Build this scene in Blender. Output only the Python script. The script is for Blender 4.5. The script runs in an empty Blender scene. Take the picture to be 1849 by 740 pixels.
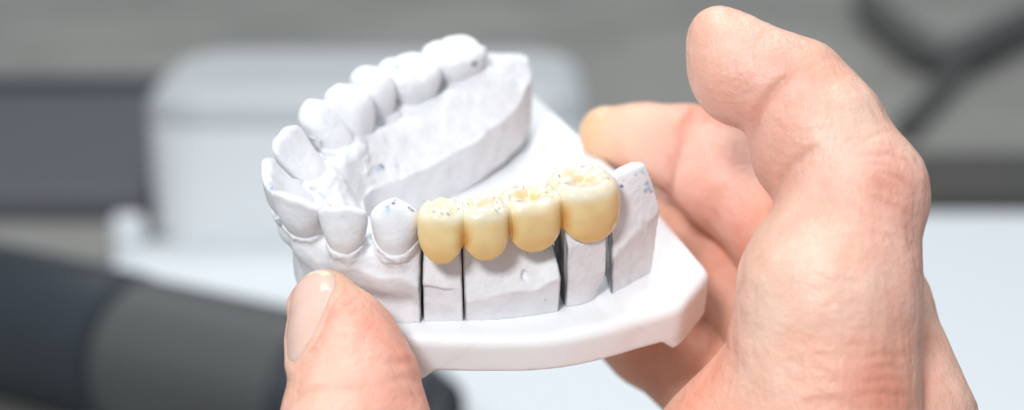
import bpy, math
import numpy as np
from mathutils import Matrix, Vector

F = np.float32
rng = np.random.default_rng(7)
C = bpy.context.scene.collection
scene = bpy.context.scene

# ------------------------------------------------------------------ frames
D = 300.0            # mm from lens to the plane of focus
S = 0.1              # mm per photo pixel on that plane
PITCH = math.radians(17)
ELEV = math.radians(32)
C0 = Vector((0, 0, 0.23))                 # middle of the picture, metres above the table
fwd = Vector((0, math.cos(PITCH), -math.sin(PITCH)))
rgt = Vector((1, 0, 0))
upv = rgt.cross(fwd)
M_CAM = Matrix(((rgt.x, upv.x, -fwd.x, C0.x), (rgt.y, upv.y, -fwd.y, C0.y), (rgt.z, upv.z, -fwd.z, C0.z), (0, 0, 0, 1)))
ce, se = math.cos(ELEV), math.sin(ELEV)
# model frame (u right, v away, w up from the plate) -> hand frame (x right, y up, z to the lens)
M_CAST = M_CAM @ Matrix(((1, 0, 0, 0), (0, se, ce, -0.010 * ce), (0, -ce, se, -0.010 * se), (0, 0, 0, 1)))


def U(px, py, z):
    """point of the model frame (mm) at height z seen at a photo pixel"""
    o = np.array([0, -D * ce, 10 + D * se])
    d = np.array([(px - 924.5) * S, D * ce + (370 - py) * S * se, -D * se + (370 - py) * S * ce])
    return o + d * ((z - o[2]) / d[2])


def W(px, py, zc):
    """point of the hand frame (mm) at depth zc"""
    k = S * (D - zc) / D
    return np.array([(px - 924.5) * k, (370 - py) * k, zc])


# ------------------------------------------------------------------ implicit surfaces
def smin(a, b, k):
    h = np.clip(0.5 + 0.5 * (b - a) / k, 0, 1)
    return b + (a - b) * h - k * h * (1 - h)


def smax(a, b, k):
    return -smin(-a, -b, k)


def cone(P, a, b, ra, rb):
    a = np.asarray(a, F); b = np.asarray(b, F)
    ab = b - a
    h = np.clip(((P - a) @ ab) / max(float(ab @ ab), 1e-6), 0, 1)
    return np.linalg.norm(P - a - h[:, None] * ab, axis=1) - (ra + (rb - ra) * h)


def chain(P, pts, k=2.0):
    d = None
    for (a, ra), (b, rb) in zip(pts[:-1], pts[1:]):
        c = cone(P, a, b, ra, rb)
        d = c if d is None else smin(d, c, k)
    return d


def ellip(P, c, r, R=None):
    q = P - np.asarray(c, F)
    if R is not None:
        q = q @ np.asarray(R, F)
    r = np.asarray(r, F)
    k0 = np.linalg.norm(q / r, axis=1)
    return (k0 - 1) * float(r.min())


def noise(P, s, seed=0):
    """cheap band limited noise, about -1..1"""
    r = np.random.default_rng(seed)
    out = np.zeros(len(P), F)
    for i in range(13):
        d = r.normal(size=3); d /= np.linalg.norm(d)
        d *= (0.6 + 0.8 * r.random()) * 6.283 / s
        out += np.sin(P @ d.astype(F) + F(r.random() * 6.283 + 1.3 * i))
    return out / 4.2


def ev(f, P, n=400000):
    return np.concatenate([f(P[i:i + n]).astype(F) for i in range(0, len(P), n)]) if len(P) else np.zeros(0, F)


def surface(f, lo, hi, vox, project=1):
    lo = np.asarray(lo, float); hi = np.asarray(hi, float)
    B = 6
    nb = np.maximum(1, np.ceil((hi - lo) / (vox * B)).astype(int))
    g = np.stack(np.meshgrid(*[np.arange(n) for n in nb], indexing='ij'), -1).reshape(-1, 3)
    cen = (lo + (g + 0.5) * B * vox).astype(F)
    dc = ev(f, cen)
    near = np.abs(dc) < B * vox * 0.87 * 1.9 + 0.6
    A = np.empty(nb * B + 1, F)
    sg = np.where(dc < 0, -1.0, 1.0).astype(F).reshape(nb)
    A[:-1, :-1, :-1] = sg.repeat(B, 0).repeat(B, 1).repeat(B, 2)
    A[-1] = 1; A[:, -1] = 1; A[:, :, -1] = 1
    o = np.stack(np.meshgrid(*[np.arange(B)] * 3, indexing='ij'), -1).reshape(-1, 3)
    gi = (g[near][:, None, :] * B + o[None]).reshape(-1, 3)
    A[gi[:, 0], gi[:, 1], gi[:, 2]] = ev(f, (lo + gi * vox).astype(F))
    A[0] = np.abs(A[0]) + .01; A[:, 0] = np.abs(A[:, 0]) + .01; A[:, :, 0] = np.abs(A[:, :, 0]) + .01
    ins = A < 0
    n = np.array(A.shape) - 1
    cs = [(i, j, k) for i in (0, 1) for j in (0, 1) for k in (0, 1)]
    cnt = sum(ins[i:i + n[0], j:j + n[1], k:k + n[2]].astype(np.int8) for i, j, k in cs)
    cells = np.argwhere((cnt > 0) & (cnt < 8))
    idx = np.full(tuple(n), -1, np.int32)
    idx[cells[:, 0], cells[:, 1], cells[:, 2]] = np.arange(len(cells))
    acc = np.zeros((len(cells), 3)); num = np.zeros(len(cells))
    for ax in range(3):
        for c in cs:
            if c[ax]:
                continue
            d = list(c); d[ax] = 1
            a = A[cells[:, 0] + c[0], cells[:, 1] + c[1], cells[:, 2] + c[2]]
            b = A[cells[:, 0] + d[0], cells[:, 1] + d[1], cells[:, 2] + d[2]]
            m = (a < 0) != (b < 0)
            t = np.where(m, a / np.where(m, a - b, 1), 0)
            p = np.array(c, float)[None].repeat(len(cells), 0)
            p[:, ax] = t
            acc += p * m[:, None]; num += m
    V = lo + (cells + acc / num[:, None]) * vox
    quads = []
    for ax in range(3):
        b, c = (ax + 1) % 3, (ax + 2) % 3
        s0 = [slice(1, n[i]) for i in range(3)]; s1 = [slice(1, n[i]) for i in range(3)]
        s0[ax] = slice(0, n[ax]); s1[ax] = slice(1, n[ax] + 1)
        x0, x1 = ins[tuple(s0)], ins[tuple(s1)]
        e = np.argwhere(x0 != x1)
        off = np.ones(3, int); off[ax] = 0
        flip = x1[e[:, 0], e[:, 1], e[:, 2]]
        e = e + off
        q = []
        for db, dcc in ((-1, -1), (0, -1), (0, 0), (-1, 0)):
            w = e.copy(); w[:, b] += db; w[:, c] += dcc
            q.append(idx[w[:, 0], w[:, 1], w[:, 2]])
        q = np.stack(q, 1)
        q[flip] = q[flip][:, ::-1]
        quads.append(q)
    Q = np.concatenate(quads)
    Q = Q[(Q >= 0).all(1)]
    for _ in range(project):
        P = V.astype(F); h = vox * 0.25
        d0 = ev(f, P)
        gr = np.stack([ev(f, P + np.eye(3, dtype=F)[i] * F(h)) - d0 for i in range(3)], 1) / h
        step = (d0 / np.maximum((gr ** 2).sum(1), 0.15))[:, None] * gr
        ln = np.linalg.norm(step, axis=1, keepdims=True)
        V = V - step * np.minimum(1, vox * 0.6 / np.maximum(ln, 1e-9))
    return V, Q


def link(name, V, Q, mat, parent=None, M=None, col=None, smooth=True):
    """one mesh object from mm coordinates"""
    me = bpy.data.meshes.new(name)
    V = np.asarray(V, float) * 0.001
    if isinstance(Q, np.ndarray):
        me.vertices.add(len(V)); me.vertices.foreach_set('co', V.astype(F).ravel())
        me.loops.add(Q.size); me.loops.foreach_set('vertex_index', Q.astype(np.int32).ravel())
        me.polygons.add(len(Q))
        me.polygons.foreach_set('loop_start', np.arange(0, Q.size, Q.shape[1], dtype=np.int32))
        me.update(calc_edges=True); me.validate()
    else:
        me.from_pydata([tuple(v) for v in V], [], Q); me.update()
    me.polygons.foreach_set('use_smooth', np.full(len(me.polygons), smooth))
    if col is not None:
        a = me.color_attributes.new('tint', 'FLOAT_COLOR', 'POINT')
        a.data.foreach_set('color', np.concatenate([col, np.ones((len(col), 1))], 1).astype(F).ravel())
    me.materials.append(mat)
    o = bpy.data.objects.new(name, me); C.objects.link(o)
    if parent is not None:
        o.parent = parent
    elif M is not None:
        o.matrix_world = M
    return o


def tag(o, label=None, cat=None, group=None, kind=None):
    if label: o['label'] = label
    if cat: o['category'] = cat
    if group: o['group'] = group
    if kind: o['kind'] = kind
    return o


def thing(name, M, label, cat, group=None):
    o = bpy.data.objects.new(name, None); C.objects.link(o)
    o.empty_display_size = 0.01
    o.matrix_world = M
    return tag(o, label, cat, group)


# ------------------------------------------------------------------ materials
def material(name, base, rough=0.5, tint=False, sss=0.0, sss_r=(1, .3, .15), sss_scale=0.003, coat=0.0, bumps=(), spots=None, ior=1.45, spec=0.5):
    m = bpy.data.materials.new(name); m.use_nodes = True
    nt = m.node_tree; p = nt.nodes['Principled BSDF']
    p.inputs['Base Color'].default_value = (*base, 1)
    p.inputs['Roughness'].default_value = rough
    p.inputs['Specular IOR Level'].default_value = spec
    p.inputs['Coat Weight'].default_value = coat
    p.inputs['Coat Roughness'].default_value = 0.16
    if sss:
        p.inputs['Subsurface Weight'].default_value = sss
        p.inputs['Subsurface Radius'].default_value = sss_r
        p.inputs['Subsurface Scale'].default_value = sss_scale
    tc = nt.nodes.new('ShaderNodeTexCoord')
    colsock = None
    if tint:
        at = nt.nodes.new('ShaderNodeAttribute'); at.attribute_name = 'tint'
        colsock = at.outputs['Color']
    if spots:
        sc, dark, lo, hi = spots
        nz = nt.nodes.new('ShaderNodeTexNoise'); nz.inputs['Scale'].default_value = sc
        nz.inputs['Detail'].default_value = 4
        nt.links.new(tc.outputs['Object'], nz.inputs['Vector'])
        mr = nt.nodes.new('ShaderNodeMapRange')
        mr.inputs[1].default_value = lo; mr.inputs[2].default_value = hi
        nt.links.new(nz.outputs['Fac'], mr.inputs[0])
        mx = nt.nodes.new('ShaderNodeMix'); mx.data_type = 'RGBA'; mx.blend_type = 'MULTIPLY'
        nt.links.new(mr.outputs[0], mx.inputs['Factor'])
        if colsock: nt.links.new(colsock, mx.inputs['A'])
        else: mx.inputs['A'].default_value = (*base, 1)
        mx.inputs['B'].default_value = (*dark, 1)
        colsock = mx.outputs['Result']
    if colsock: nt.links.new(colsock, p.inputs['Base Color'])
    prev = None
    for (kind, sc, dist, stretch) in bumps:
        if kind == 'voronoi':
            n = nt.nodes.new('ShaderNodeTexVoronoi'); n.feature = 'DISTANCE_TO_EDGE'; out = n.outputs['Distance']
        else:
            n = nt.nodes.new('ShaderNodeTexNoise'); n.inputs['Detail'].default_value = 5; out = n.outputs['Fac']
        n.inputs['Scale'].default_value = sc
        mp = nt.nodes.new('ShaderNodeMapping'); mp.inputs['Scale'].default_value = stretch
        mp.inputs['Rotation'].default_value = (0, 0, 0.5 if stretch != (1, 1, 1) else 0)
        nt.links.new(tc.outputs['Object'], mp.inputs['Vector']); nt.links.new(mp.outputs[0], n.inputs['Vector'])
        b = nt.nodes.new('ShaderNodeBump'); b.inputs['Distance'].default_value = dist; b.inputs['Strength'].default_value = 1
        nt.links.new(out, b.inputs['Height'])
        if prev: nt.links.new(prev.outputs[0], b.inputs['Normal'])
        prev = b
    if prev: nt.links.new(prev.outputs[0], p.inputs['Normal'])
    return m


one = (1, 1, 1)
PLASTER_RGB = np.array([0.80, 0.80, 0.82])
M_PLASTER = material('white_plaster', (.8, .8, .82), 0.7, tint=True, sss=.12, sss_r=(1, 1, 1), sss_scale=.0006,
                     bumps=[('noise', 1100, .00012, one), ('noise', 330, .00028, one)], spots=(420, (.93, .93, .935), .5, .72), spec=.3)
M_PLATE = material('white_resin', (.905, .93, .955), 0.42, sss=.5, sss_r=(1, 1, 1), sss_scale=.0015, bumps=[('noise', 250, .00008, one), ('noise', 60, .00025, one)], spots=(60, (.975, .97, .965), .48, .72), spec=.4)
M_CERAMIC = material('dental_ceramic', (.8, .6, .3), 0.22, tint=True, sss=.35, sss_r=(1, .75, .4), sss_scale=.0012, coat=.5,
                     bumps=[('noise', 700, .00005, one)])
M_SKIN = material('skin', (.8, .5, .4), 0.42, tint=True, sss=.55, sss_r=(1, .36, .2), sss_scale=.0014,
                  bumps=[('voronoi', 1300, .00009, (1, .7, 1)), ('noise', 420, .00026, one), ('noise', 300, .00045, (1, .2, 1)), ('noise', 280, .00040, (.22, 1, 1))], spots=(110, (.95, .80, .76), .42, .72), spec=.4)
M_NAIL = material('fingernail', (.8, .55, .5), 0.24, tint=True, sss=.4, sss_r=(1, .45, .3), sss_scale=.0015, bumps=[('noise', 300, .00004, (6, .5, 1))], spec=.5)

# ------------------------------------------------------------------ teeth
def dirv(x, y):
    n = math.hypot(x, y); return (x / n, y / n)


def hmax(cs, x, y, k):
    o = None
    for (cx, cy, h) in cs:
        v = h - k * np.sqrt((x - cx) ** 2 + (y - cy) ** 2 + .5)
        o = v if o is None else np.maximum(o, v)
    return o


def tooth(c, b, md, bl, z0, z1, kind, lean=0.0, margin=None, skew=0.0, seed=0):
    """implicit tooth: c plan centre at the top, b outward direction, md / bl widths, z0 gum height, z1 top"""
    bx, by = dirv(*b); tx, ty = -by, bx
    H = z1 - z0
    a0, b0 = md / 2, bl / 2
    if kind == 'incisor':
        zf = [-.8, -.2, 0, .3, .6, .85, 1.05]
        aa = [.50, .62, .68, .84, .97, 1.0, .96]
        bb = [.55, .80, .88, .86, .62, .36, .20]; ll = [.8, 1.0, 1.0, .72, .34, .20, .16]; n = 2.3
    elif kind == 'canine':
        zf = [-.8, -.2, 0, .3, .6, .85, 1.05]
        aa = [.50, .66, .74, .92, 1.0, .86, .6]
        bb = [.6, .85, .95, 1.0, .82, .55, .30]; ll = [.8, 1.0, 1.0, .85, .62, .42, .25]; n = 2.2
    else:
        zf = [-.8, -.2, 0, .3, .55, .8, 1.1]
        aa = [.62, .74, .80, .95, 1.0, .96, .86] if margin is None else [.72, .88, .93, .99, 1.0, .97, .88]
        bb = [.70, .84, .90, 1.0, 1.0, .90, .74]; ll = bb; n = 2.7
    cz = np.linspace(-.9, 1.2, 64)

    def sm(v):
        w = np.interp(cz, zf, v)
        kz = np.ones(7) / 7
        return np.convolve(np.pad(w, 3, mode='edge'), kz, 'valid')
    aa, bb, ll = sm(aa), sm(bb), sm(ll)

    def f(P):
        qx, qy, z = P[:, 0] - c[0], P[:, 1] - c[1], P[:, 2]
        t = np.clip((z - z0) / H, -.85, 1.15)
        x = qx * tx + qy * ty
        y = qx * bx + qy * by
        y = y + lean * (1 - t)
        x = x + skew * (1 - t)
        a = a0 * np.interp(t, cz, aa)
        w = np.where(y > 0, b0 * np.interp(t, cz, bb), b0 * np.interp(t, cz, ll))
        r = (np.abs(x / a) ** n + np.abs(y / w) ** n + 1e-9) ** (1 / n)
        side = (r - 1) * np.minimum(a, w)
        X, Y = x / a0, y / b0
        if kind == 'incisor':
            top = z1 - .8 * np.abs(X) ** 4 - .12 * np.cos(X * 7 + seed)
            k = .7
        elif kind == 'canine':
            top = z1 - 2.6 * np.sqrt((X + .05) ** 2 + .02) - 0.8 * np.abs(Y)
            k = .9
        elif kind == 'premolar':
            top = z1 - 1.0 * np.exp(-(Y / .30) ** 2) * (1 - .6 * np.clip(np.abs(X), 0, 1) ** 2) + .5 * (np.exp(-(X / .5) ** 2) - .6) * np.clip(np.abs(Y) * 2, 0, 1) - .5 * np.clip(-Y, 0, 1)
            top = top - .3 * np.exp(-((np.abs(X) - .45 - .2 * np.abs(Y)) / .09) ** 2) * (np.abs(Y) < .5)
            k = 1.5
        else:
            top = hmax([(-.50, .60, z1 + .5 + (.6 if margin is None else 0)), (.46, .60, z1 + .35 + (.7 if margin is None else 0)), (-.43, -.54, z1 + (.1 if margin is not None else .9)), (.45, -.54, z1 + (-.1 if margin is not None else .8))], X, Y, 1.9 if margin is not None else 2.7) - .7 * np.exp(-(X * X + Y * Y) / .18)
            k = 1.5 if margin is not None else .9
        if kind in ('premolar', 'molar'):
            top = top + (.10 if margin is None else .11) * np.sin(9 * X + 4 * Y + seed) * np.sin(8 * Y - 3 * X + 2 * seed)
        d = smax(side, (z - top) * .75, k)
        if margin is None:
            d = np.maximum(d, z0 - .6 * H - z)
        else:
            zm, rise = margin
            d = smax(d, (zm + rise * np.abs(X) ** 2.3 + .04 * np.sin(3 * x + seed) - z) * .8, .5)
        return d
    R = max(md, bl) * .75 + abs(lean) + abs(skew)
    zb = (z0 - .65 * H) if margin is None else margin[0]
    f.box = ((c[0] - R, c[1] - R, zb - 1), (c[0] + R, c[1] + R, z1 + 1.5))
    f.frame = (c, (tx, ty), (bx, by), a0, b0)
    return f


ZT = 22.0
def pc(px, py, z=ZT): return U(px, py, z)[:2]

# kind, centre, outward, md, bl, gum z, top z, lean
PLASTER_TEETH = [
    ('molar',    pc(819, 88),  (-.56, .83), 12.6, 11.2, 17.8, 23.4, .3, 0),
    ('molar',    pc(738, 118), (-.56, .83), 11.6, 11.8, 17.2, 23.2, .3, 0),
    ('premolar', pc(671, 142), (-.62, .78), 7.6, 9.8, 16.8, 23.4, .4, 0),
    ('premolar', pc(628, 176), (-.70, .71), 7.8, 10.2, 16.4, 23.5, .6, 0),
    ('canine',   pc(566, 192), (-.88, .48), 8.8, 9.8, 15.6, 23.6, 3.6, 0),
    ('incisor',  pc(513, 250), (-.94, .34), 10.0, 8.8, 14.6, 23.2, 4.8, 0),
    ('incisor',  pc(482, 312), (-.99, -.12), 11.0, 9.0, 14.0, 23.0, 5.0, 0),
    ('incisor',  pc(530, 358), (-.53, -.85), 10.4, 8.6, 13.6, 22.4, 4.4, .6),
    ('incisor',  pc(618, 375), (-.05, -1), 8.4, 7.4, 13.4, 22.2, 2.0, 0),
    ('canine',   pc(713, 366), (-.05, -1), 8.6, 8.4, 13.6, 23.0, .4, 0),
]
TF = [tooth(c, b, md, bl, z0, z1, k, lean=ln, skew=sk, seed=i) for i, (k, c, b, md, bl, z0, z1, ln, sk) in enumerate(PLASTER_TEETH)]

CROWNS = [
    ('premolar', pc(798, 375, 22), (-.04, -1), 8.4, 8.8, 13.2, 22.6, (13.4, 4.2)),
    ('premolar', pc(873, 372, 22), (.14, -.99), 8.4, 8.8, 13.2, 22.8, (13.8, 3.0)),
    ('molar',    pc(954, 350, 22), (.36, -.93), 10.6, 10.4, 13.2, 23.2, (13.3, 3.4)),
    ('molar',    pc(1052, 325, 22), (.42, -.91), 12.2, 11.9, 13.0, 23.8, (12.6, 3.8)),
]
CF0 = [tooth(c, b, md, bl, z0, z1, k, lean=-.3, margin=mg, seed=i + 20) for i, (k, c, b, md, bl, z0, z1, mg) in enumerate(CROWNS)]



def fuse(i):
    def f(P):
        d = CF0[i](P)
        for j in (i - 1, i + 1):
            if 0 <= j < len(CROWNS): d = smin(d, CF0[j](P), .6)
        for j in (i - 1, i + 1):
            if 0 <= j < len(CROWNS):
                a, b = np.array(CROWNS[i][1]), np.array(CROWNS[j][1])
                n = (b - a) / np.linalg.norm(b - a); m = a + (b - a) * CROWNS[i][3] / (CROWNS[i][3] + CROWNS[j][3])
                d = np.maximum(d, (P[:, 0] - m[0]) * n[0] + (P[:, 1] - m[1]) * n[1])
        return d
    f.box, f.frame = CF0[i].box, CF0[i].frame
    return f


CF = [fuse(i) for i in range(len(CROWNS))]

# ------------------------------------------------------------------ gum: a height map over the plan of the cast
GX0, GY0, GS, GN = -52.0, -36.0, 0.25, 420
gx, gy = np.meshgrid(GX0 + GS * np.arange(GN), GY0 + GS * np.arange(GN), indexing='ij')
gp = np.stack([gx.ravel(), gy.ravel()], 1)


def chaikin(p, n=2):
    p = np.asarray(p, float)
    for _ in range(n):
        q = np.roll(p, -1, 0)
        p = np.stack([p * .75 + q * .25, p * .25 + q * .75], 1).reshape(-1, 2)
    return p


def polysdf(P, poly):
    d = np.full(len(P), 1e9); s = np.ones(len(P))
    for i in range(len(poly)):
        a, b = poly[i], poly[i - 1]
        e = b - a; w = P - a
        q = w - e * np.clip((w @ e) / max(e @ e, 1e-9), 0, 1)[:, None]
        d = np.minimum(d, (q * q).sum(1))
        c1 = P[:, 1] >= a[1]; c2 = P[:, 1] < b[1]; c3 = e[0] * w[:, 1] > e[1] * w[:, 0]
        s = np.where((c1 & c2 & c3) | (~c1 & ~c2 & ~c3), -s, s)
    return s * np.sqrt(d)


def bil(Mp, P):
    x = np.clip((P[:, 0] - GX0) / GS, 0, GN - 1.01); y = np.clip((P[:, 1] - GY0) / GS, 0, GN - 1.01)
    i, j = x.astype(np.int32), y.astype(np.int32)
    a, b = x - i, y - j
    return Mp[i, j] * (1 - a) * (1 - b) + Mp[i + 1, j] * a * (1 - b) + Mp[i, j + 1] * (1 - a) * b + Mp[i + 1, j + 1] * a * b


EDGE = [(945, 185, 12), (900, 227, 10.8), (850, 262, 9.8), (800, 290, 9), (740, 320, 8.3), (700, 335, 8.0), (666, 348, 8.0)]
OUT = [(27.5, 11), (25.6, -6.2), (17.8, -13.8), (12.6, -17.6), (8.7, -19.6), (0, -21.6), (-8.5, -22.4), (-15.2, -22.6), (-19.5, -22.6), (-26, -21.4),
       (-32, -19.2), (-36.6, -15), (-39.0, -9), (-39.6, -3), (-39.0, 4), (-37, 13), (-33, 22), (-26, 32), (-18, 41), (-10, 49), (-4, 53.2), (0.5, 53), (3.4, 49), (4.2, 43), (U(955, 160, 12.5)[0], U(955, 160, 12.5)[1])]
INN = [tuple(U(*q)[:2]) for q in EDGE] + [(-27.4, 2), (-25, -4), (-20, -8.5), (-12, -11.5), (-3, -10.5), (4, -7), (10, -2), (16, 4.5), (21, 11)]
PLAN = polysdf(gp, chaikin(OUT + INN, 2)).reshape(GN, GN).astype(F)
OUTL = np.array(OUT); INNL = np.array(INN)


def linedist(P, L):
    d = np.full(len(P), 1e9)
    for a, b in zip(L[:-1], L[1:]):
        e = b - a; w = P - a
        q = w - e * np.clip((w @ e) / (e @ e), 0, 1)[:, None]
        d = np.minimum(d, (q * q).sum(1))
    return np.sqrt(d)


def idw(pts, P, p=3.0):
    w = 0; s = 0
    for (x, y, z) in pts:
        k = 1 / ((P[:, 0] - x) ** 2 + (P[:, 1] - y) ** 2 + 2.0) ** (p / 2)
        w = w + k; s = s + k * z
    return s / w


d_out = linedist(gp, OUTL); d_in = linedist(gp, INNL)
crest = []                                            # gum crest under each tooth and between them
for (k, c, b, md, bl, z0, z1, ln, sk) in PLASTER_TEETH:
    bx, by = dirv(*b)
    crest.append((c[0] - bx * ln, c[1] - by * ln, z0))
for (k, c, b, md, bl, z0, z1, mg) in CROWNS:
    crest.append((c[0] - 2.6 * b[0], c[1] - 2.6 * b[1], 14.4))
crest.append((-4, 43, 18.4)); crest.append((1.5, 47.5, 16.4))
cr = np.array(crest)
order = [15, 14, 0, 1, 2, 3, 4, 5, 6, 7, 8, 9, 10, 11, 12, 13]
cl = cr[order]
cl = np.vstack([cl, [20.5, -7.5, 17.5], [26, -2, 17]])
dens = []
for a, b in zip(cl[:-1], cl[1:]):
    for t in np.linspace(0, 1, 42, endpoint=False): dens.append(a + (b - a) * t)
dens = np.array(dens + [cl[-1]])
dd = np.full(len(gp), 1e9); zi = np.zeros(len(gp)); ar = np.zeros(len(gp))
for i, q in enumerate(dens):
    e = (gp[:, 0] - q[0]) ** 2 + (gp[:, 1] - q[1]) ** 2
    m = e < dd
    dd[m] = e[m]; zi[m] = q[2]; ar[m] = i / 42
dd = np.sqrt(dd)
# which side of the crest: nearer the outer or the inner outline
ratio = d_out / (d_out + d_in + 1e-6)
outer = dd * np.where(d_in > d_out, 1, -1)
# trimmed edge heights along the outer and the inner outline
z_edge_out = idw([(25.6, -6.2, 12), (17.8, -13.8, 8.2), (8.7, -19.6, 7.4), (3, -21, 5.2), (-8.5, -22.4, 2.6), (-11, -22.5, 6.0), (-15, -22.6, 6.5), (-17, -22.6, 8.4), (-19, -22.6, 9.4), (-22, -22.2, 8.4), (-26, -21.4, 9.6), (-31, -20, 8.6), (-36, -15, 9), (-39, -4, 7), (-37, 12, 8), (-26, 32, 9), (-12, 47, 13), (-6, 52, 14), (0, 53, 13.6), (3, 50, 13.6)], gp)
z_edge_in = idw([(4, 44, 13.5)] + [tuple(U(*q)[:2]) + (q[2],) for q in EDGE] + [ (-25, -4, 9), (-12, -11, 9), (4, -7, 9), (20, 9, 10)], gp)
w_o = d_out / (d_out + np.maximum(dd - np.where((gp[:, 0] > -16) & (gp[:, 1] < 8), .2, 2.2), 0) + 1e-6)
w_i = d_in / (d_in + np.maximum(dd - 4.4, 0) + 1e-6)
ho = z_edge_out + (zi - 1.0 - z_edge_out) * np.clip(w_o, 0, 1) ** .85
hi_ = z_edge_in + (zi + .6 - z_edge_in) * np.clip(w_i, 0, 1) ** 1.0
HT = np.where(outer > 0, ho, hi_)
sgn = 1 / (1 + np.exp(-outer * 1.2))
HT = hi_ * (1 - sgn) + ho * sgn
HT = HT.reshape(GN, GN)
for _ in range(5):                                     # relax the seams of the map
    HT = (HT + np.roll(HT, 1, 0) + np.roll(HT, -1, 0) + np.roll(HT, 1, 1) + np.roll(HT, -1, 1)) / 5
inn_m = 1 / (1 + np.exp(-(-outer - 3.5) * 1.5)).reshape(GN, GN) * (d_in.reshape(GN, GN) > .8)
for _ in range(60):
    H2 = (HT + np.roll(HT, 1, 0) + np.roll(HT, -1, 0) + np.roll(HT, 1, 1) + np.roll(HT, -1, 1)) / 5
    HT = HT * (1 - inn_m) + H2 * inn_m
# palatal folds behind the front teeth, vestibule unevenness
HF = HT.ravel()
def fold(pts, h, w):
    global HF
    L = np.array([U(x, y, 14.5)[:2] for x, y in pts])
    HF = HF + h * np.exp(-(linedist(gp, L) / w) ** 2)
fold([(585, 262), (605, 285), (602, 320), (612, 345)], .26, .9)
fold([(618, 258), (628, 285), (622, 315), (640, 345)], .26, .9)
fold([(640, 262), (655, 280), (645, 310)], .26, .9)
fold([(690, 250), (665, 275), (668, 300)], .26, .9)
fold([(575, 300), (590, 330), (620, 352)], .26, .9)
fold([(720, 262), (722, 285)], -.25, .5)
fold([(660, 340), (685, 322), (710, 310)], -.5, .6)
g3 = np.concatenate([gp, np.zeros((len(gp), 1))], 1).astype(F)
HF = HF + .16 * noise(g3, 6, 3) + .05 * noise(g3, 2.4, 4)
# frenum and pits on the near side
HF = HF + .10 * noise(g3, 1.1, 9) * np.exp(-(np.minimum(d_out, 6) / 5) ** 2)
HT = HF.reshape(GN, GN).astype(F)


def gum(P):
    z = P[:, 2]
    pl = bil(PLAN, P) + .12 * noise(P, 6, 5)
    lift = np.where(P[:, 1] > 10, .0, 0)
    zb = np.clip((P[:, 0] * .55 + P[:, 1] * .83 - 11) * .13, 0, 3.2)          # the far leg does not touch the plate
    pl = pl + .10 * np.clip(7 - z, 0, 8) * np.clip((P[:, 0] + 18) / 4, 0, 1) * (P[:, 1] < 5)
    vw = np.clip((-15.5 - P[:, 0]) / 2, 0, 1) * np.clip((P[:, 0] + 37) / 4, 0, 1) * (P[:, 1] < 0)
    pl = pl + vw * 1.5 * np.exp(-((z - 3.6) / 2.4) ** 2)
    d = smax(pl, (z - bil(HT, P)) * .72, .3)
    d = np.maximum(d, (zb - z))
    for (k, c, b, md, bl, z0, z1, ln, sk), i in zip(PLASTER_TEETH, range(99)):
        bx, by = dirv(*b)
        ox, oy = c[0] - bx * ln * .9, c[1] - by * ln * .9
        top = np.array([ox - bx * .4, oy - by * .4, z0 + .9 - bl * .44]); bot = np.array([ox - bx * (.6 + ln), oy - by * (.6 + ln), z0 - 8])
        m = (np.abs(P[:, 0] - ox) < 9) & (np.abs(P[:, 1] - oy) < 9) & (P[:, 2] < z0 + 5)
        if m.any():
            dm = d[m]
            e = cone(P[m], top, bot, bl * .44, bl * .34)
            dm = smin(dm, e, 1.6)
            Pm = P[m]; tf = TF[i](Pm)
            X = ((Pm[:, 0] - ox) * -by + (Pm[:, 1] - oy) * bx) / (md * .5)
            inner = ((Pm[:, 0] - ox) * bx + (Pm[:, 1] - oy) * by) < -1.0
            zg = z0 + np.where(inner & (i < 7), -1.4 if i < 4 else (.4 if i == 4 else 1.6), .3) + np.where(inner, .2, 2.3) * np.minimum(np.abs(X), 1.15) ** 2.2
            dm = smin(dm, smax(tf - (.75 if i < 4 else 1.0 if i < 7 else .38) + .15 * noise(Pm, 2.5, i) + .06 * noise(Pm, 1.0, i + 40), (Pm[:, 2] - zg) * .85, .7), .8)
            d = d.copy(); d[m] = dm
    return d


# ------------------------------------------------------------------ saw cuts that part the near side
def cut(pa, pb, za=18., zb=2.):
    """vertical plane through two photo points on the buccal face; normal along the arch toward the back"""
    a = U(*pa, za); return a


def plane(P, px, n, gap):
    q = U(px[0], px[1], px[2])
    n = np.array([n[0], n[1], 0.0]); n /= np.linalg.norm(n)
    return (P @ n.astype(F)) - float(q @ n) + gap

N1 = (1, -.08); N2 = (1, .10); N3 = (.97, .24); N4 = (.99, .13)
X1, X2, X3, X4 = (762, 500, 8), (835.5, 500, 8), (1008, 480, 8), (1100, 450, 8)


def lower(P): return P[:, 1] - 6


def f_main(P):
    d = gum(P)
    c = np.maximum(plane(P, X1, N1, .10), lower(P))         # near leg behind the first cut belongs to the others
    keep = np.minimum(plane(P, X1, N1, .12), -(P[:, 1] - 16 - .9 * P[:, 0]))
    return np.maximum(d, keep)


def nearleg(P): return np.maximum(gum(P), (P[:, 1] - 16 - .9 * P[:, 0]))


def f_die1(P):
    d = gum(P)
    taper = (14 - P[:, 2]) * .008
    d = np.maximum(d, np.maximum(-plane(P, X1, N1, -.22) + taper, plane(P, X2, N2, .10) + taper * .5))
    d = np.maximum(d, P[:, 1] + 9)
    # facets left by the trimming wheel
    nb = -P[:, 1] - 21.9
    return smax(d, nb + np.interp(P[:, 2] + .12 * (P[:, 0] + 12) + .2 * noise(P, 3, 8), [0, 3.4, 4.6, 6.6, 7.2, 13, 15], [0, .05, .3, .5, .05, .1, .6]), .3)


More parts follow.
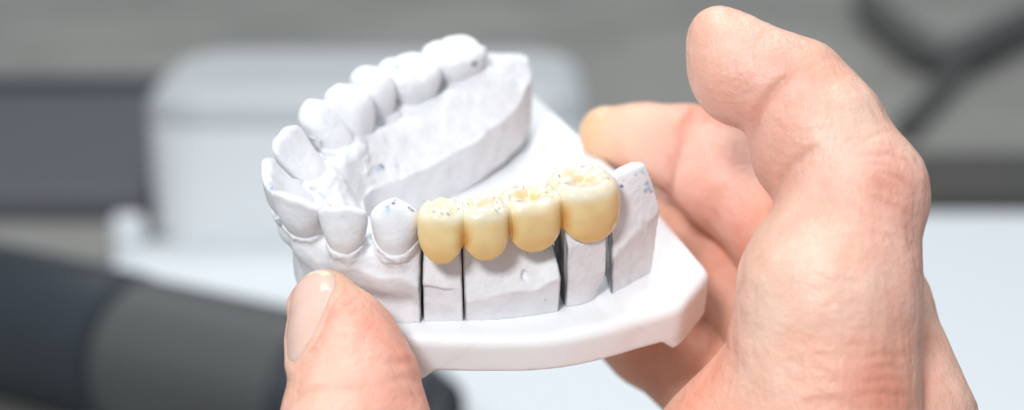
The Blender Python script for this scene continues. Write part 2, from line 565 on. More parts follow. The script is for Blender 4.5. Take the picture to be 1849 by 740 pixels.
def f_mid(P):
    d = gum(P)
    d = np.maximum(d, np.maximum(-plane(P, X2, N2, -.14), plane(P, X3, N3, .30)))
    d = np.maximum(d, P[:, 1] - 8)
    q = U(948, 500, 8)                                         # small air bubble hole
    h = ellip(P, U(948, 499, 8.0) + np.array([0, .3, 0]), (.75, 1.2, 1.1))
    return smax(d, -h, .15)


def f_die2(P):
    d = gum(P)
    q = U(1052, 500, 6)
    nb = (P[:, 0] - q[0]) * .40 + (P[:, 1] - q[1]) * -.917      # buccal face, flattened
    d = np.maximum(d, np.maximum(-plane(P, X3, N3, -.75) + (10 - P[:, 2]) * .055, plane(P, X4, N4, .15) + (10 - P[:, 2]) * .03))
    tx = (P[:, 0] - q[0]) * .917 + (P[:, 1] - q[1]) * .40
    body = np.maximum(np.maximum(nb + .3 + .05 * np.clip(P[:, 2] - 6, 0, 9) + .08 * tx * tx * np.clip((6 - P[:, 2]) / 6, 0, 1), -(nb + 9)), np.maximum(np.abs(tx) - 4.6 + np.clip((4 - P[:, 2]), 0, 4) * .4, np.maximum(P[:, 2] - 16 + np.clip(nb + 3, 0, 3) * 1.5, -P[:, 2])))
    return np.maximum(body, np.maximum(-plane(P, X3, N3, -1.1), plane(P, X4, N4, .15)))


def f_end(P):
    z = P[:, 2]
    foot = [(1104, 531, 0), (1176, 491, 0)]
    a, b = U(*foot[0])[:2], U(*foot[1])[:2]
    t = (b - a) / np.linalg.norm(b - a); n = np.array([t[1], -t[0]])
    s = (P[:, 0] - a[0]) * n[0] + (P[:, 1] - a[1]) * n[1]       # + toward the lens side
    l = (P[:, 0] - a[0]) * t[0] + (P[:, 1] - a[1]) * t[1]
    L = float(np.linalg.norm(b - a))
    ze = 7.6 + .47 * np.clip(l, -1, L + 1)                      # slanting edge of the trimmed wall
    top = ze + np.clip(-s, 0, 12) * (1.5 + .15 * np.clip(l, 0, 10)) + .30 * noise(P, 4.5, 21) + .06 * noise(P, 1.6, 22)
    peak = 20.4 + .05 * l - .3 * np.exp(-((l - 5.0) / 1.6) ** 2) + .2 * noise(P, 3.5, 23) - .5 * np.clip(-s - 4.5, 0, 3) - 1.3 * np.clip(-s - 7, 0, 20)
    top = smin(top, peak, 2.2)
    d = smax(s + .05 * noise(P, 3, 2), (z - top) * .62, .25)
    d = np.maximum(d, np.maximum(-plane(P, X4, N4, -.20), l - L - .11 * np.clip(z, 0, 11.5) + .010 * np.clip(z - 11.5, 0, 20) ** 2))
    return np.maximum(d, np.maximum(-s - 17, -z))


# ------------------------------------------------------------------ base plate
PLT = [(-12, -27.0), (5, -27.3), (16, -24.0), (26, -18.6), (29.8, -17.2), (36.0, -6.2), (28.3, 14), (19.7, 32.8), (5.2, 62.2), (3.6, 63.6), (1.0, 63),
       (-8, 57), (-18, 46), (-28, 33), (-35, 20), (-38.6, 6), (-38.8, -6), (-36, -15), (-29, -22), (-21, -26)]
PP = np.array(PLT, float)
fr = chaikin(PP, 3)
PP = np.array([q for q in fr if q[0] < 22 and q[1] < 55] + [(26.4, -18.9), (29.8, -17.2), (36.0, -6.2), (28.3, 14), (19.7, 32.8), (6.0, 60.4), (4.8, 62.6), (2.6, 63)])
PP = PP[np.argsort(np.arctan2(PP[:, 1] - 12, PP[:, 0] + 2))]
PSDF = polysdf(gp, PP)
pg = PSDF.reshape(GN, GN).astype(F)
for _ in range(45):
    pg = (pg + np.roll(pg, 1, 0) + np.roll(pg, -1, 0) + np.roll(pg, 1, 1) + np.roll(pg, -1, 1)) / 5


def f_plate(P):
    z = P[:, 2]
    q = bil(pg, P) + np.clip(-z, 0, 12) * .03
    r = 2.0
    dx = q + r; dz = np.abs(z + 3.5) - 3.5 + r * .0
    top = np.minimum(np.maximum(dx, z + r), 0) + np.hypot(np.maximum(dx, 0), np.maximum(z + r, 0)) - r
    slab = smax(top, -7.0 - z, .5)
    # feet left at the corners of the underside
    a = np.array([28.6, -13.6]); n = np.array([.866, -.5])
    l = (P[:, 0] - 30) * n[1] * -1 * 0 + (P[:, 0] - 26.6) * .94 + (P[:, 1] + 18.4) * .34
    foot = np.maximum(np.maximum(top, -9.3 - z), -(l) * .9 + (-7 - z) * .9)
    foot2 = np.maximum(np.maximum(top, -9.3 - z), (P[:, 0] + 13.2) * .8 + (-7 - z) * .9)
    foot2 = np.maximum(foot2, -P[:, 0] - 30)
    return smin(slab, np.minimum(smax(foot, -9.2 - z, .5), smax(foot2, -9.2 - z, .5)), .3)


# ------------------------------------------------------------------ build the model
def pl_col(V, marks=(), seed=0):
    P = V.astype(F)
    col = np.tile(PLASTER_RGB, (len(V), 1))
    col *= (1 + .015 * noise(P, 4, seed + 1))[:, None]
    for (p, r, rgb, k) in marks:
        d = np.linalg.norm(P - np.asarray(p, F), axis=1) / r + .35 * noise(P, r * 1.3, 77)
        a = np.clip(1.3 - d, 0, 1)[:, None] * k
        col = col * (1 - a) + np.array(rgb) * a
    return col


BLUE = (.05, .10, .38); DARK = (.03, .04, .08); PALE = (.30, .45, .68)
LOCAL_CAST = None


def raycast(f, o, d, t0, t1, n=160):
    t = np.linspace(t0, t1, n)
    P = (o[None] + t[:, None] * d[None]).astype(F)
    v = ev(f, P)
    k = np.argmax(v < 0)
    if v[k] >= 0: return None
    a, b = t[max(k - 1, 0)], t[k]
    for _ in range(18):
        m = (a + b) / 2
        if ev(f, (o + m * d)[None].astype(F))[0] < 0: b = m
        else: a = m
    return o + b * d


def hit_cast(f, px, py):
    o = np.array([0, -D * ce, 10 + D * se])
    d = U(px, py, 0.0) - o; d /= np.linalg.norm(d)
    return raycast(f, o, d, 220, 400, 700)


def marks_on(f, lst):
    out = []
    for (px, py, r, rgb, k) in lst:
        h = hit_cast(f, px, py)
        if h is not None: out.append((h, r, rgb, k))
    return out


def build(name, f, lo, hi, vox, mat, parent, marks=(), M=None, seed=0, saw=()):
    V, Q = surface(f, lo, hi, vox)
    col = pl_col(V, marks_on(f, marks), seed)
    P = V.astype(F)
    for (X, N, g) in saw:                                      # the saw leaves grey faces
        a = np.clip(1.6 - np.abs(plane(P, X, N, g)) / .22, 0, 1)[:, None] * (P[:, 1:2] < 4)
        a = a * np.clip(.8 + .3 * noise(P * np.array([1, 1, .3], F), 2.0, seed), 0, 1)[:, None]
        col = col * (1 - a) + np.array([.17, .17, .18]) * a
    return link(name, V, Q, mat, parent, M, col)


plate = tag(link('base_plate', *surface(f_plate, (-42, -30, -11), (38, 66, 2), .4), M_PLATE, M=M_CAST),
            'smooth white horseshoe base plate carrying the sawn plaster cast', 'base plate')

cast = thing('dental_cast', M_CAST, 'white plaster arch with ten plaster teeth, the largest piece of the model', 'dental cast')
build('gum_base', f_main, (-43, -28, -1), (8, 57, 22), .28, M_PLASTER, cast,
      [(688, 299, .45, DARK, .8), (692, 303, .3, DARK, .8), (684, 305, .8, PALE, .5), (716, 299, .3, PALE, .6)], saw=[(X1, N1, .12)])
tm = {9: [(710, 367, .42, BLUE, .95), (700, 374, .5, PALE, .8), (696, 381, .9, PALE, .35), (713, 361, .3, DARK, .6), (739, 375, .28, DARK, .9), (743, 379, .28, DARK, .9), (747, 381, .2, DARK, .7)],
      1: [(718, 122, .6, (.25, .5, .5), .5), (747, 137, .5, (.2, .3, .4), .5), (735, 132, .9, PALE, .3)],
      0: [(858, 116, .7, (.12, .13, .15), .75), (852, 117, .5, (.2, .2, .22), .6)],
      6: [(489, 333, .6, PALE, .5), (491, 340, .4, BLUE, .4)]}
for i, f in enumerate(TF):
    build('tooth', f, *f.box, .2, M_PLASTER, cast, tm.get(i, ()), seed=i)

GD = 'plaster dies and segments sawn from the near side'
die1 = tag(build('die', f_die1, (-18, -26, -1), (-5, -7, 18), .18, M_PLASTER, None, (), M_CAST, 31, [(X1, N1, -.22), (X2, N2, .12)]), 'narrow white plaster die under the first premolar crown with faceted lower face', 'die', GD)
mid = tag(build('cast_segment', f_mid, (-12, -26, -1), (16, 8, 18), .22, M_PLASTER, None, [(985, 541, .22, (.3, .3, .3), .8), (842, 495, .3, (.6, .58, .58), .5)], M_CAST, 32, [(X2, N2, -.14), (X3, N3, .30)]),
          'wide white plaster block with a small round pit, under the two middle crowns', 'cast segment', GD)
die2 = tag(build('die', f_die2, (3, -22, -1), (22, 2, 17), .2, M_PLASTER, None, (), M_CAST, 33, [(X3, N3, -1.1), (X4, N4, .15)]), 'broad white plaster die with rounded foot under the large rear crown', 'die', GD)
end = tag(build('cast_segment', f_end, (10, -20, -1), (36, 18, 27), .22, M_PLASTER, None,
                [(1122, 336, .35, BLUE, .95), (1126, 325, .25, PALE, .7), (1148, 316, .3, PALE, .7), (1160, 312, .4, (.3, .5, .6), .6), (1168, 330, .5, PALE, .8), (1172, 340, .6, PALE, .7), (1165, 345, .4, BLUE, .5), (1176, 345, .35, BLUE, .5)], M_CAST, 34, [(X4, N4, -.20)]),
          'blue speckled plaster end block behind the rear crown with slanting trimmed edge', 'cast segment', GD)

bridge = thing('dental_bridge', M_CAST, 'yellow ceramic bridge of four fused tooth crowns resting on the plaster dies', 'dental bridge')
for i, f in enumerate(CF):
    V, Q = surface(f, *f.box, .16)
    (c, t, b, a0, b0) = f.frame
    P = V.astype(F)
    x = ((V[:, 0] - c[0]) * t[0] + (V[:, 1] - c[1]) * t[1]) / a0
    y = ((V[:, 0] - c[0]) * b[0] + (V[:, 1] - c[1]) * b[1]) / b0
    h = np.clip((V[:, 2] - 12.5) / 9.5, 0, 1)
    lowc, midc, topc = np.array([.80, .53, .185]), np.array([.84, .645, .315]), np.array([.83, .725, .50])
    w1 = np.clip(h / .6, 0, 1)[:, None]; w2 = np.clip((h - .80) / .18, 0, 1)[:, None]
    col = lowc * (1 - w1) + midc * w1
    col = col * (1 - w2) + topc * w2
    st = (np.clip((np.abs(x) - .66) / .24, 0, 1) * np.clip(1.2 - h * 1.3, 0, 1) * np.clip(y + .6, 0, 1))[:, None]
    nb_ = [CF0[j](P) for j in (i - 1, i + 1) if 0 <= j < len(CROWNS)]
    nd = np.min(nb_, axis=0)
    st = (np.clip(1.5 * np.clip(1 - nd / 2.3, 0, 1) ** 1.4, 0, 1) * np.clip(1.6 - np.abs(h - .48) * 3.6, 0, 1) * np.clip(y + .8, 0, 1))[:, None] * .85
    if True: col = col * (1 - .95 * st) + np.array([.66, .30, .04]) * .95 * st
    w3 = np.clip((h - .93) / .06, 0, 1)[:, None] * np.clip(.55 + .5 * noise(P, 1.6, i + 3), 0, 1)[:, None] * .8
    col = col * (1 - w3) + np.array([.83, .79, .67]) * w3
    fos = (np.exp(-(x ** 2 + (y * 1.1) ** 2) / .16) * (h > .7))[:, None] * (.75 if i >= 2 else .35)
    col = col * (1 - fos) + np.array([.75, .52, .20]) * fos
    mg = np.clip(1 - (V[:, 2] - (CROWNS[i][7][0] + CROWNS[i][7][1] * np.abs(x) ** 2.3)) / .35, 0, 1)[:, None] * .5
    col = col * (1 - mg) + np.array([.80, .68, .50]) * mg
    col = col * (1 + .05 * noise(P, 3.5, i + 9)[:, None] * np.array([.4, .8, 1.4]))
    # articulating paper specks round the rim of the biting surface
    r = np.random.default_rng(50 + i)
    for k in range(10):
        an = r.random() * 6.283; rr = .55 + .2 * r.random()
        p = np.array([c[0] + t[0] * a0 * rr * math.cos(an) + b[0] * b0 * rr * math.sin(an), c[1] + t[1] * a0 * rr * math.cos(an) + b[1] * b0 * rr * math.sin(an)])
        ang = an + 1.57 + r.normal() * .5
        ex, ey = V[:, 0] - p[0], V[:, 1] - p[1]
        e1 = ex * math.cos(ang) + ey * math.sin(ang); e2 = -ex * math.sin(ang) + ey * math.cos(ang)
        el = np.hypot(e1 / (.22 + .35 * r.random()), e2 / (.09 + .07 * r.random()))
        a = (np.clip(1.5 - el, 0, 1) * (h > .75))[:, None] * (.4 + .5 * r.random())
        col = col * (1 - a) + np.array([.06, .08, .12]) * a
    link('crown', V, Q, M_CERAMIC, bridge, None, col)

# ------------------------------------------------------------------ the hand
def hp(px, py, zc, r): return (W(px, py, zc), r)

INDEX = [hp(1318, 95, 14, 7.2), hp(1362, 138, 15, 8.4), hp(1436, 168, 17, 8.8), hp(1482, 238, 19, 10.3), hp(1546, 352, 22, 11.3), hp(1498, 520, 25, 14.6), hp(1492, 760, 26, 15.4)]
MIDDLE = [hp(1096, 242, -36, 5.6), hp(1165, 252, -33, 6.9), hp(1240, 272, -28, 8.6), hp(1320, 325, -22, 9.9), hp(1440, 430, -12, 11.6), hp(1560, 560, 2, 11.5), hp(1606, 760, 12, 15)]
RING = [hp(1110, 380, -50, 6.5), hp(1225, 432, -42, 9.2), hp(1330, 500, -32, 11.2), hp(1450, 640, -14, 11), hp(1580, 840, 0, 14)]
PINKY = [hp(1095, 580, -34, 6.0), hp(1170, 622, -32, 8.0), hp(1265, 672, -27, 9.8), hp(1400, 800, -16, 11), hp(1540, 920, -6, 14)]
THUMB = [hp(586, 546, 22, 5.6), hp(616, 614, 24, 8.5), hp(640, 690, 27, 10.1), hp(640, 770, 30, 11.6), hp(720, 930, 32, 12), hp(980, 1150, 28, 15), hp(1280, 1260, 20, 19)]
PALM = [hp(1440, 640, 18, 12), hp(1390, 900, 14, 23), hp(1430, 1150, 8, 26), hp(1420, 1500, 4, 26)]
PALM2 = [hp(1600, 860, 6, 17), hp(1520, 1150, 2, 25)]


def f_thumb(P):
    d = chain(P, THUMB, 3)
    d = smin(d, ellip(P, W(648, 668, 22), (7.2, 9.0, 7.0)), 3)
    return d


def f_hand0(P):
    d = chain(P, INDEX, 3)
    d = smin(d, ellip(P, W(1292, 66, 14), (4.6, 5.0, 5.2)), 2)
    d = smin(d, ellip(P, W(1326, 138, 13), (7.4, 7.4, 7.2)), 3)             # finger pads
    d = smin(d, ellip(P, W(1419, 260, 17), (6.0, 9.5, 8)), 2.5)
    d = smin(d, ellip(P, W(1608, 345, 22), (4.6, 6.5, 7)), 3)
    m = chain(P, MIDDLE, 3)
    m = smin(m, ellip(P, W(1296, 330, -20), (9.0, 8.0, 8.6)), 2)
    d = smin(d, m, .9)
    r = chain(P, RING, 3); p = chain(P, PINKY, 3)
    d = smin(d, smin(r, p, .8), .9)
    pm = smin(chain(P, PALM, 6), chain(P, PALM2, 6), 8)
    d = smin(d, pm, 5)
    return smin(d, f_thumb(P), 4)


O_CAM = np.array([0, 0, D])
def hit_hand(px, py, f=f_hand0):
    d = W(px, py, 0) - O_CAM; d /= np.linalg.norm(d)
    return raycast(f, O_CAM, d, 215, 390, 500)


# creases: (pixel polyline, depth, width)
CREASES = [
    ([(1430, 130), (1395, 165), (1366, 205), (1356, 245)], .8, .85),
    ([(1470, 268), (1425, 300), (1405, 330), (1402, 350)], .45, .7),
    ([(1258, 195), (1228, 240), (1212, 300), (1205, 365)], .7, 1.2),
    ([(1545, 262), (1590, 240), (1625, 232)], .18, .5),
    ([(1510, 258), (1550, 250), (1570, 245)], .12, .5),
    ([(1560, 282), (1605, 278), (1640, 290), (1655, 310)], .30, .55),
    ([(1550, 300), (1585, 296), (1620, 305)], .22, .5),
    ([(1600, 312), (1630, 325), (1660, 348)], .35, .6),
    ([(1575, 335), (1610, 345), (1640, 362)], .2, .5),
    ([(1560, 345), (1600, 370), (1650, 385)], .2, .5),
    ([(1530, 360), (1570, 390), (1600, 400)], .14, .5),
    ([(1625, 380), (1650, 392), (1672, 392)], .25, .5),
    ([(1540, 400), (1590, 425), (1640, 430)], .14, .6),
    ([(1560, 645), (1600, 638), (1645, 645)], .25, .6),
    ([(1570, 665), (1610, 660), (1648, 668)], .22, .6),
    ([(1555, 690), (1600, 684), (1645, 690)], .22, .6),
    ([(1545, 715), (1590, 708), (1640, 715)], .25, .6),
    ([(1430, 735), (1480, 720), (1530, 722)], .15, .7),
    ([(1342, 460), (1340, 510), (1330, 545)], .26, .9),
    ([(515, 735), (560, 705), (610, 698), (660, 705)], .22, .7),
    ([(700, 655), (740, 650), (760, 655)], .3, .8),
    ([(690, 690), (730, 680), (760, 690)], .2, .7),
    ([(690, 610), (720, 640), (740, 660)], .12, .8),
    ([(1290, 560), (1260, 590), (1262, 640)], .3, 1.0),
    ([(600, 512), (601, 545), (595, 580), (581, 615), (558, 646), (534, 664)], .3, .8),
]
rc = np.random.default_rng(5)
for (cx, cy, w, h, ang, n) in [(1600, 430, 55, 60, -.9, 16), (1590, 440, 55, 60, .5, 12), (1590, 300, 50, 45, .15, 9), (1560, 560, 70, 80, .9, 10), (1570, 600, 70, 80, -.5, 8), (1420, 240, 25, 50, 1.2, 6), (1330, 150, 40, 40, -.6, 6), (1595, 690, 50, 50, -.05, 10),
                               (650, 600, 60, 60, -.9, 8), (640, 690, 60, 40, -.1, 8), (1310, 340, 50, 40, 1.1, 5), (1480, 640, 80, 60, .4, 7)]:
    for _ in range(n):
        x, y = cx + rc.normal() * w * .55, cy + rc.normal() * h * .55
        L, a = 12 + 16 * rc.random(), ang + rc.normal() * .22
        CREASES.append(([(x - L * math.cos(a), y - L * math.sin(a)), (x + rc.normal() * 2, y + rc.normal() * 2), (x + L * math.cos(a), y + L * math.sin(a))], .05 + .09 * rc.random(), .38))
CR = []
for pts, dep, wd in CREASES:
    pts = np.array(pts, float); seg = []
    for a, b in zip(pts[:-1], pts[1:]):
        n = max(2, int(np.hypot(*(b - a)) / 7))
        for t in np.linspace(0, 1, n, endpoint=False): seg.append(a + (b - a) * t)
    seg.append(pts[-1])
    hs = [hit_hand(*q) for q in seg]
    hs = [h for h in hs if h is not None]
    for j, h in enumerate(hs):
        e = min(j, len(hs) - 1 - j) / max(1, len(hs) * .3)
        CR.append((h.astype(F), dep * min(1, .35 + e), wd))


NAIL_N, NAIL_U = np.array([-.5, .12, .86]), np.array([.05, 1, -.12])
NAIL_N /= np.linalg.norm(NAIL_N)
NAIL_U -= NAIL_N * (NAIL_U @ NAIL_N); NAIL_U /= np.linalg.norm(NAIL_U)
NAIL_S = np.cross(NAIL_U, NAIL_N); NAIL_C = W(556, 568, 27)


def f_hand(P):
    d = f_hand0(P)
    q = P - NAIL_C.astype(F)
    a_, b_, n_ = q @ (NAIL_S / 4.7).astype(F), q @ (NAIL_U / 7.9).astype(F), q @ NAIL_N.astype(F)
    e_ = np.sqrt(a_ * a_ + b_ * b_)
    on = (n_ > -3.5) & (e_ < 2)
    d = d - np.where(on, .5 * np.exp(-((e_ - 1.17) / .15) ** 2) * np.clip((.62 - b_) / .3, 0, 1), 0)
    d = d + np.where(on, .25 * np.clip((.98 - e_) / .1, 0, 1), 0)
    near = np.abs(d) < 2.5
    if near.any():
        Pn = P[near]
        g = np.zeros(len(Pn), F)
        for c, dep, wd in CR:
            q = np.abs(Pn - c)
            m = (q[:, 0] < 3 * wd) & (q[:, 1] < 3 * wd) & (q[:, 2] < 3 * wd)
            if m.any():
                e = ((Pn[m] - c) ** 2).sum(1) / (wd * wd)
                g[m] = np.maximum(g[m], dep * np.exp(-e))
        d = d.copy()
        d[near] = d[near] + g + .06 * noise(Pn, 8, 61) + .02 * noise(Pn, 1.6, 62)
    return d


V, Q = surface(f_hand, (-42, -112, -56), (104, 42, 54), .45)
P = V.astype(F)
base = np.array([.86, .53, .395])
col = np.tile(base, (len(V), 1))
RED = (.78, .30, .20); PINK = (.86, .49, .40); PALEC = (.90, .65, .52); YEL = (.86, .56, .24); DEEP = (.66, .27, .16)
BLOBS = [(1340, 215, 9, RED, .6), (1365, 190, 6, RED, .7), (1300, 150, 9, PINK, .6), (1330, 60, 10, PALEC, .5), (1410, 290, 6, RED, .35), (1395, 235, 7, PINK, .5),
         (1270, 205, 6, RED, .7), (1300, 240, 8, RED, .6), (1310, 350, 14, PINK, .8), (1210, 300, 8, PINK, .7), (1062, 235, 9, YEL, .5), (1120, 235, 6, PALEC, .5), (1340, 430, 7, RED, .5),
         (1240, 520, 9, PINK, .6), (1320, 590, 8, RED, .4), (1300, 470, 8, RED, .35), (1380, 120, 7, PINK, .6), (1470, 300, 9, PINK, .5), (1350, 480, 7, RED, .35), (1325, 560, 7, RED, .4), (1660, 420, 7, RED, .35), (1620, 520, 9, PINK, .6), (1500, 700, 12, PINK, .6), (1290, 690, 10, RED, .4), (1450, 480, 13, PALEC, .7), (1430, 620, 14, PALEC, .7), (1530, 200, 9, PALEC, .6), (1640, 350, 6, PINK, .7), (1600, 300, 4, PINK, .5), (1610, 400, 9, PINK, .5),
         (1600, 690, 10, RED, .45), (1570, 730, 9, RED, .35), (1340, 640, 10, PALEC, .4), (1180, 660, 14, DEEP, .5), (1250, 700, 12, RED, .5), (1700, 690, 10, PINK, .4),
         (620, 500, 6, YEL, .35), (690, 600, 10, RED, .5), (740, 690, 9, RED, .55), (640, 560, 8, PINK, .5), (650, 640, 9, PINK, .3), (600, 720, 10, PALEC, .5), (720, 735, 8, PINK, .6)]
for (px, py, r, rgb, k) in BLOBS:
    h = hit_hand(px, py)
    if h is None: continue
    a = (np.exp(-((P - h.astype(F)) ** 2).sum(1) / (r * r)) * k)[:, None]
    col = col * (1 - a) + np.array(rgb) * a
for c, dep, wd in CR:
    a = (np.exp(-((P - c) ** 2).sum(1) / (wd * wd * 1.6)) * min(.16, dep * .3))[:, None]
    col = col * (1 - a) + np.array((.58, .2, .13)) * a
person = tag(link('person', V, Q, M_SKIN, M=M_CAM, col=col), 'bare right hand gripping the dental model between thumb and curled fingers', 'person')


def nail(cpx, cpy, zc, n, up, hl, hw, lift, tipcol, box):
    n = np.array(n, float); n /= np.linalg.norm(n)
    u = np.array(up, float); u -= n * (u @ n); u /= np.linalg.norm(u)
    s = np.cross(u, n)
    c = W(cpx, cpy, zc)

    def f(P):
        q = P - c.astype(F)
        a, b = q @ s.astype(F), q @ u.astype(F)
        e = (np.abs(a / hw) ** 2.2 + np.abs(b / hl) ** 2.2 + 1e-9) ** (1 / 2.2)
        reg = (e - 1) * min(hl, hw)
        t = f_hand0(P + (u * 0).astype(F))
        sh = np.maximum(t - lift, -.9 - t)
        reg = np.maximum(reg, -(q @ n.astype(F)) - 3.5)
        return smax(sh, reg, .25)
    V, Q = surface(f, c - box, c + box, .22)
    b = (V - c) @ u / hl
    col = np.tile(np.array([.82, .55, .45]), (len(V), 1))
    w = np.clip((b - .84 + .03 * noise(V.astype(F), 2.5, 4)) / .05, 0, 1)[:, None]
    col = col * (1 - w) + np.array(tipcol) * w
    a_ = (V - c) @ s / hw
    w = np.clip(.5 - np.hypot(a_ - .1, b + .1), 0, 1)[:, None] * .7
    col = col * (1 - w) + np.array([.84, .61, .52]) * w
    w = np.clip((np.hypot(a_, np.minimum(b, 0)) - .85) / .15, 0, 1)[:, None] * .35 * (b < .75)[:, None]
    col = col * (1 - w) + np.array([.78, .42, .34]) * w
    w = np.clip((-b - .55) / .3, 0, 1)[:, None] * .3
    col = col * (1 - w) + np.array([.80, .60, .52]) * w
    return link('thumbnail', V, Q, M_NAIL, person, None, col)


nail(556, 568, 27, (-.5, .12, .86), (.05, 1, -.12), 7.9, 4.7, .10, (.87, .77, .60), 13)

M_HAIR = material('hair', (.30, .22, .16), .5)
for (px, py, dx, dy) in [(1595, 199, 8, -24), (1662, 487, 13, 3)]:
    h = hit_hand(px - 4, py + 2)
    if h is None: continue
    V, Q = [], []
    for i in range(6):
        t = i / 5
        c = h + np.array([dx * .085 * t + .3 * t * t, -dy * .085 * t - .4 * t * t, -.8 * t])
        for k in range(4): V.append(c + .05 * (1 - .7 * t) * np.array([math.cos(k * 1.571), math.sin(k * 1.571), 0]))
        if i:
            for k in range(4): Q.append((4 * i - 4 + k, 4 * i - 4 + (k + 1) % 4, 4 * i + (k + 1) % 4, 4 * i + k))
    link('hair', V, [tuple(q) for q in Q], M_HAIR, person)
# ------------------------------------------------------------------ background
exec_bg = True
def TB(px, py, h=0.0):
    """world point on the level z = h seen at a photo pixel (metres)"""
    o = M_CAM @ Vector((0, 0, .3))
    d = (M_CAM @ Vector(tuple(W(px, py, 0) * .001))) - o
    return o + d * ((h - o.z) / d.z)


M_TABLE = material('grey_table_top', (.34, .33, .305), .5, bumps=[('noise', 60, .0003, one)], spots=(6, (.8, .8, .8), .4, .6))
M_WALL = material('painted_wall', (.45, .45, .43), .8, bumps=[('noise', 80, .0004, one)])
M_WBOX = material('white_plastic', (.86, .88, .885), .35, bumps=[('noise', 90, .0002, one)])
M_PAPER = material('white_paper', (.80, .83, .85), .7, bumps=[('noise', 120, .0002, one)])
M_DARK = material('dark_plastic', (.045, .046, .055), .45, bumps=[('noise', 300, .0001, one)])
M_CASE = material('dark_grey_case', (.105, .105, .122), .5, bumps=[('noise', 300, .0001, one)])
M_HOSE = material('grey_rubber', (.10, .10, .097), .5, bumps=[('noise', 200, .0001, one)])
M_STRIP = material('taupe_strip', (.075, .073, .065), .5, bumps=[('noise', 200, .0001, one)])
M_DIM_TOP = material('dimmed_top_plastic', (.56, .585, .595), .4, bumps=[('noise', 90, .0002, one)])  # housing white greyed down, its dimmer upper part put into the colour
M_BLACK = material('black_rubber', (.024, .032, .041), .5, bumps=[('noise', 200, .0001, one)])
M_GRIP = material('ribbed_grip', (.085, .090, .090), .55, bumps=[('noise', 300, .0001, one)])


def rbox(name, w, d, h, r, mat, M, parent=None, top_r=None):
    """rounded box, footprint centred on the origin, mm"""
    tr = top_r if top_r else r
    def f(P):
        q = np.stack([np.abs(P[:, 0]) - w / 2 + r, np.abs(P[:, 1]) - d / 2 + r], 1)
        s = np.minimum(q.max(1), 0) + np.linalg.norm(np.maximum(q, 0), axis=1) - r
        a = s + tr; b = P[:, 2] - h + tr
        t = np.minimum(np.maximum(a, b), 0) + np.hypot(np.maximum(a, 0), np.maximum(b, 0)) - tr
        return np.maximum(t, -P[:, 2])
    mx = max(w, d, h)
    return link(name, *surface(f, (-w / 2 - 4, -d / 2 - 4, -4), (w / 2 + 4, d / 2 + 4, h + 4), mx / 110), mat, parent, M)


def at(p, rz=0.0): return Matrix.Translation(p) @ Matrix.Rotation(rz, 4, 'Z')


def quad(name, x0, y0, x1, y1, z, mat, kind='structure'):
    return tag(link(name, [(x0, y0, z), (x1, y0, z), (x1, y1, z), (x0, y1, z)], [(0, 1, 2, 3)], mat, M=Matrix.Identity(4), smooth=False), kind=kind)


def slab(name, pts, t, mat, label, cat):
    n = len(pts)
    V = [(p.x * 1000, p.y * 1000, p.z * 1000) for p in pts] + [(p.x * 1000, p.y * 1000, p.z * 1000 + t) for p in pts]
    fs = [tuple(range(n))[::-1], tuple(range(n, 2 * n))] + [(i, (i + 1) % n, n + (i + 1) % n, n + i) for i in range(n)]
    return tag(link(name, V, fs, mat, M=Matrix.Identity(4), smooth=False), label, cat)


quad('table', -1900, -900, 1900, 2600, 0, M_TABLE)
wall = tag(link('wall', [(-3600, 2600, -300), (3600, 2600, -300), (3600, 2600, 2600), (-3600, 2600, 2600)], [(0, 1, 2, 3)], M_WALL, M=Matrix.Identity(4), smooth=False), kind='structure')

# white machine housing
pL, pR = TB(262, 445), TB(1060, 445)
wbx = (pR.x - pL.x) * 1000
housing = thing('machine_housing', at(Vector(((pL.x + pR.x) / 2, pL.y + .07, 0))), 'large blurred white rounded machine housing standing behind the plaster cast', 'machine')
rbox('body', wbx, 140, 74, 38, M_WBOX, None, housing, 3)
dimmed_top = rbox('dimmed_top', wbx + 1, 141, 20, 38, M_DIM_TOP, None, housing, 17)  # grey cap added so the upper housing looks dimmer under the overhead light
dimmed_top.location = (0, 0, .0741)
# white sheet
slab('paper_sheet', [TB(205, 480, .001), TB(120, 900, .001), TB(2300, 900, .001), TB(2300, 388, .001), TB(1500, 388, .001), TB(600, 420, .001), TB(240, 440, .001)], 1.2, M_PAPER,
     'big flat white sheet lying on the table below the model', 'paper')
p = TB(222, 486)
tag(rbox('block', 18, 16, 26, 4, M_PAPER, at(p + Vector((0, .02, 0)), .2)), 'small white block at the left end of the white sheet', 'block')
# dark case on the left
p0, p1 = TB(-330, 400), TB(275, 400)
case = tag(rbox('dark_case', (p1.x - p0.x) * 1000, 290, 20, 9, M_CASE, at(Vector(((p0.x + p1.x) / 2, p0.y + .145, 0)))), 'low dark grey case lying at the left behind the black handpiece', 'case')
shade_bar = rbox('rear_shade_bar', (p1.x - p0.x) * 1000, 18, 26, 6, M_BLACK, None, case)  # black bar added to stand in for the shadow line behind the case
shade_bar.location = (0, .154, 0)


def tube(name, pts, radii, mat, parent=None, M=None, seg=40, ribs=None):
    """lathe along the local x axis: pts = list of (x, r)"""
    V, Fc = [], []
    for i, (x, r) in enumerate(zip(pts, radii)):
        for k in range(seg):
            a = 2 * math.pi * k / seg
            V.append((x, r * math.cos(a), r * math.sin(a)))
    for i in range(len(pts) - 1):
        for k in range(seg):
            Fc.append((i * seg + k, i * seg + (k + 1) % seg, (i + 1) * seg + (k + 1) % seg, (i + 1) * seg + k))
    Fc.append(tuple(range(seg))); Fc.append(tuple(range((len(pts) - 1) * seg, len(pts) * seg))[::-1])
    return link(name, V, Fc, mat, parent, M)


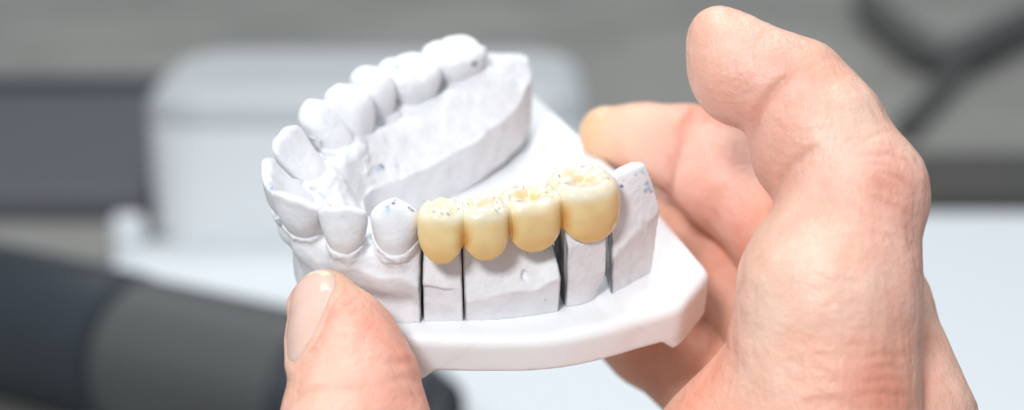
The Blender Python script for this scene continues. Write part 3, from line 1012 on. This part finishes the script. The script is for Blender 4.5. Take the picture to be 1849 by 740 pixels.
a, b = TB(-80, 555, .036), TB(800, 785, .031)
dv = b - a; L = dv.length * 1000
rz = math.atan2(dv.y, dv.x)
hnd = thing('handpiece', Matrix.Translation(a) @ Matrix.Rotation(rz, 4, 'Z'), 'thick black handpiece with grey ribbed grip lying at lower left', 'handpiece')
tube('body', [0, 4, L * .39, L * .42], [31, 35, 35, 32], M_BLACK, hnd)
xs = np.linspace(L * .42, L * .76, 90)
tube('grip', list(xs), [32.5 + (1.2 if k % 3 == 0 else -.8) for k in range(90)], M_GRIP, hnd)
tube('nose', [L * .76, L * .78, L * .96, L], [32, 31, 23, 18], M_BLACK, hnd)

# dark hose at the upper right
def pipe(name, pts, r, mat, label, cat):
    cu = bpy.data.curves.new(name, 'CURVE'); cu.dimensions = '3D'; cu.bevel_depth = r; cu.bevel_resolution = 6; cu.use_fill_caps = True
    s = cu.splines.new('NURBS'); s.points.add(len(pts) - 1)
    for q, p in zip(s.points, pts): q.co = (p.x, p.y, p.z, 1)
    s.use_endpoint_u = True; s.order_u = 3
    o = bpy.data.objects.new(name + '_tmp', cu); C.objects.link(o)
    dg = bpy.context.evaluated_depsgraph_get()
    me = bpy.data.meshes.new_from_object(o.evaluated_get(dg)); me.name = name
    C.objects.unlink(o); bpy.data.objects.remove(o)
    me.materials.clear(); me.materials.append(mat)
    for p_ in me.polygons: p_.use_smooth = True
    m = bpy.data.objects.new(name, me); C.objects.link(m)
    return tag(m, label, cat)


pipe('hose', [TB(1560, 0, .02), TB(1640, 80, .02), TB(1720, 110, .02), TB(1800, 60, .02), TB(1900, 20, .02)], .015, M_HOSE, 'thick dark hose curving at the upper right of the background', 'hose')
pipe('cable', [TB(1800, 60, .012), TB(1700, 150, .012), TB(1630, 230, .012)], .008, M_HOSE, 'short dark cable running down from the thick hose', 'cable')
slab('dark_strip', [TB(1560, 380, .001), TB(2300, 380, .001), TB(2300, 300, .001), TB(1560, 300, .001)], 10, M_STRIP, 'dark flat strip behind the white sheet at the right', 'strip')

# ------------------------------------------------------------------ camera and lamps
cam = bpy.data.cameras.new('camera'); co = bpy.data.objects.new('camera', cam); C.objects.link(co)
co.matrix_world = M_CAM @ Matrix.Translation((0, 0, D * .001))
cam.sensor_width = 36; cam.lens = 36 * D / (1849 * S)
cam.clip_start = .01; cam.clip_end = 50
cam.dof.use_dof = True; cam.dof.focus_distance = (D - 18) * .001
cam.dof.aperture_fstop = cam.lens / 6.7
scene.camera = co


def area(name, loc, target, size, power, rgb=(1, 1, 1)):
    l = bpy.data.lights.new(name, 'AREA'); l.shape = 'DISK'; l.size = size; l.energy = power; l.color = rgb
    o = bpy.data.objects.new(name, l); C.objects.link(o)
    o.location = loc
    o.rotation_euler = (Vector(target) - Vector(loc)).to_track_quat('-Z', 'Y').to_euler()
    return o


T = (0, 0, .23)
area('ceiling_lamp', (-.10, .06, 1.22), T, .30, 2.9, (1, .995, .99))
area('front_lamp', (-.27, -.74, .84), T, .20, 6.6, (.96, .98, 1))
area('back_lamp', (0, 1.2, 1.7), (0, .8, 0), 1.0, 13, (.95, .98, 1))

w = bpy.data.worlds.new('World'); scene.world = w; w.use_nodes = True
w.node_tree.nodes['Background'].inputs['Color'].default_value = (.83, .91, 1, 1)
w.node_tree.nodes['Background'].inputs['Strength'].default_value = .42
scene.view_settings.view_transform = 'Standard'
scene.view_settings.look = 'None'
scene.view_settings.exposure = 0.13
scene.view_settings.gamma = 1
scene.cycles.max_bounces = 8
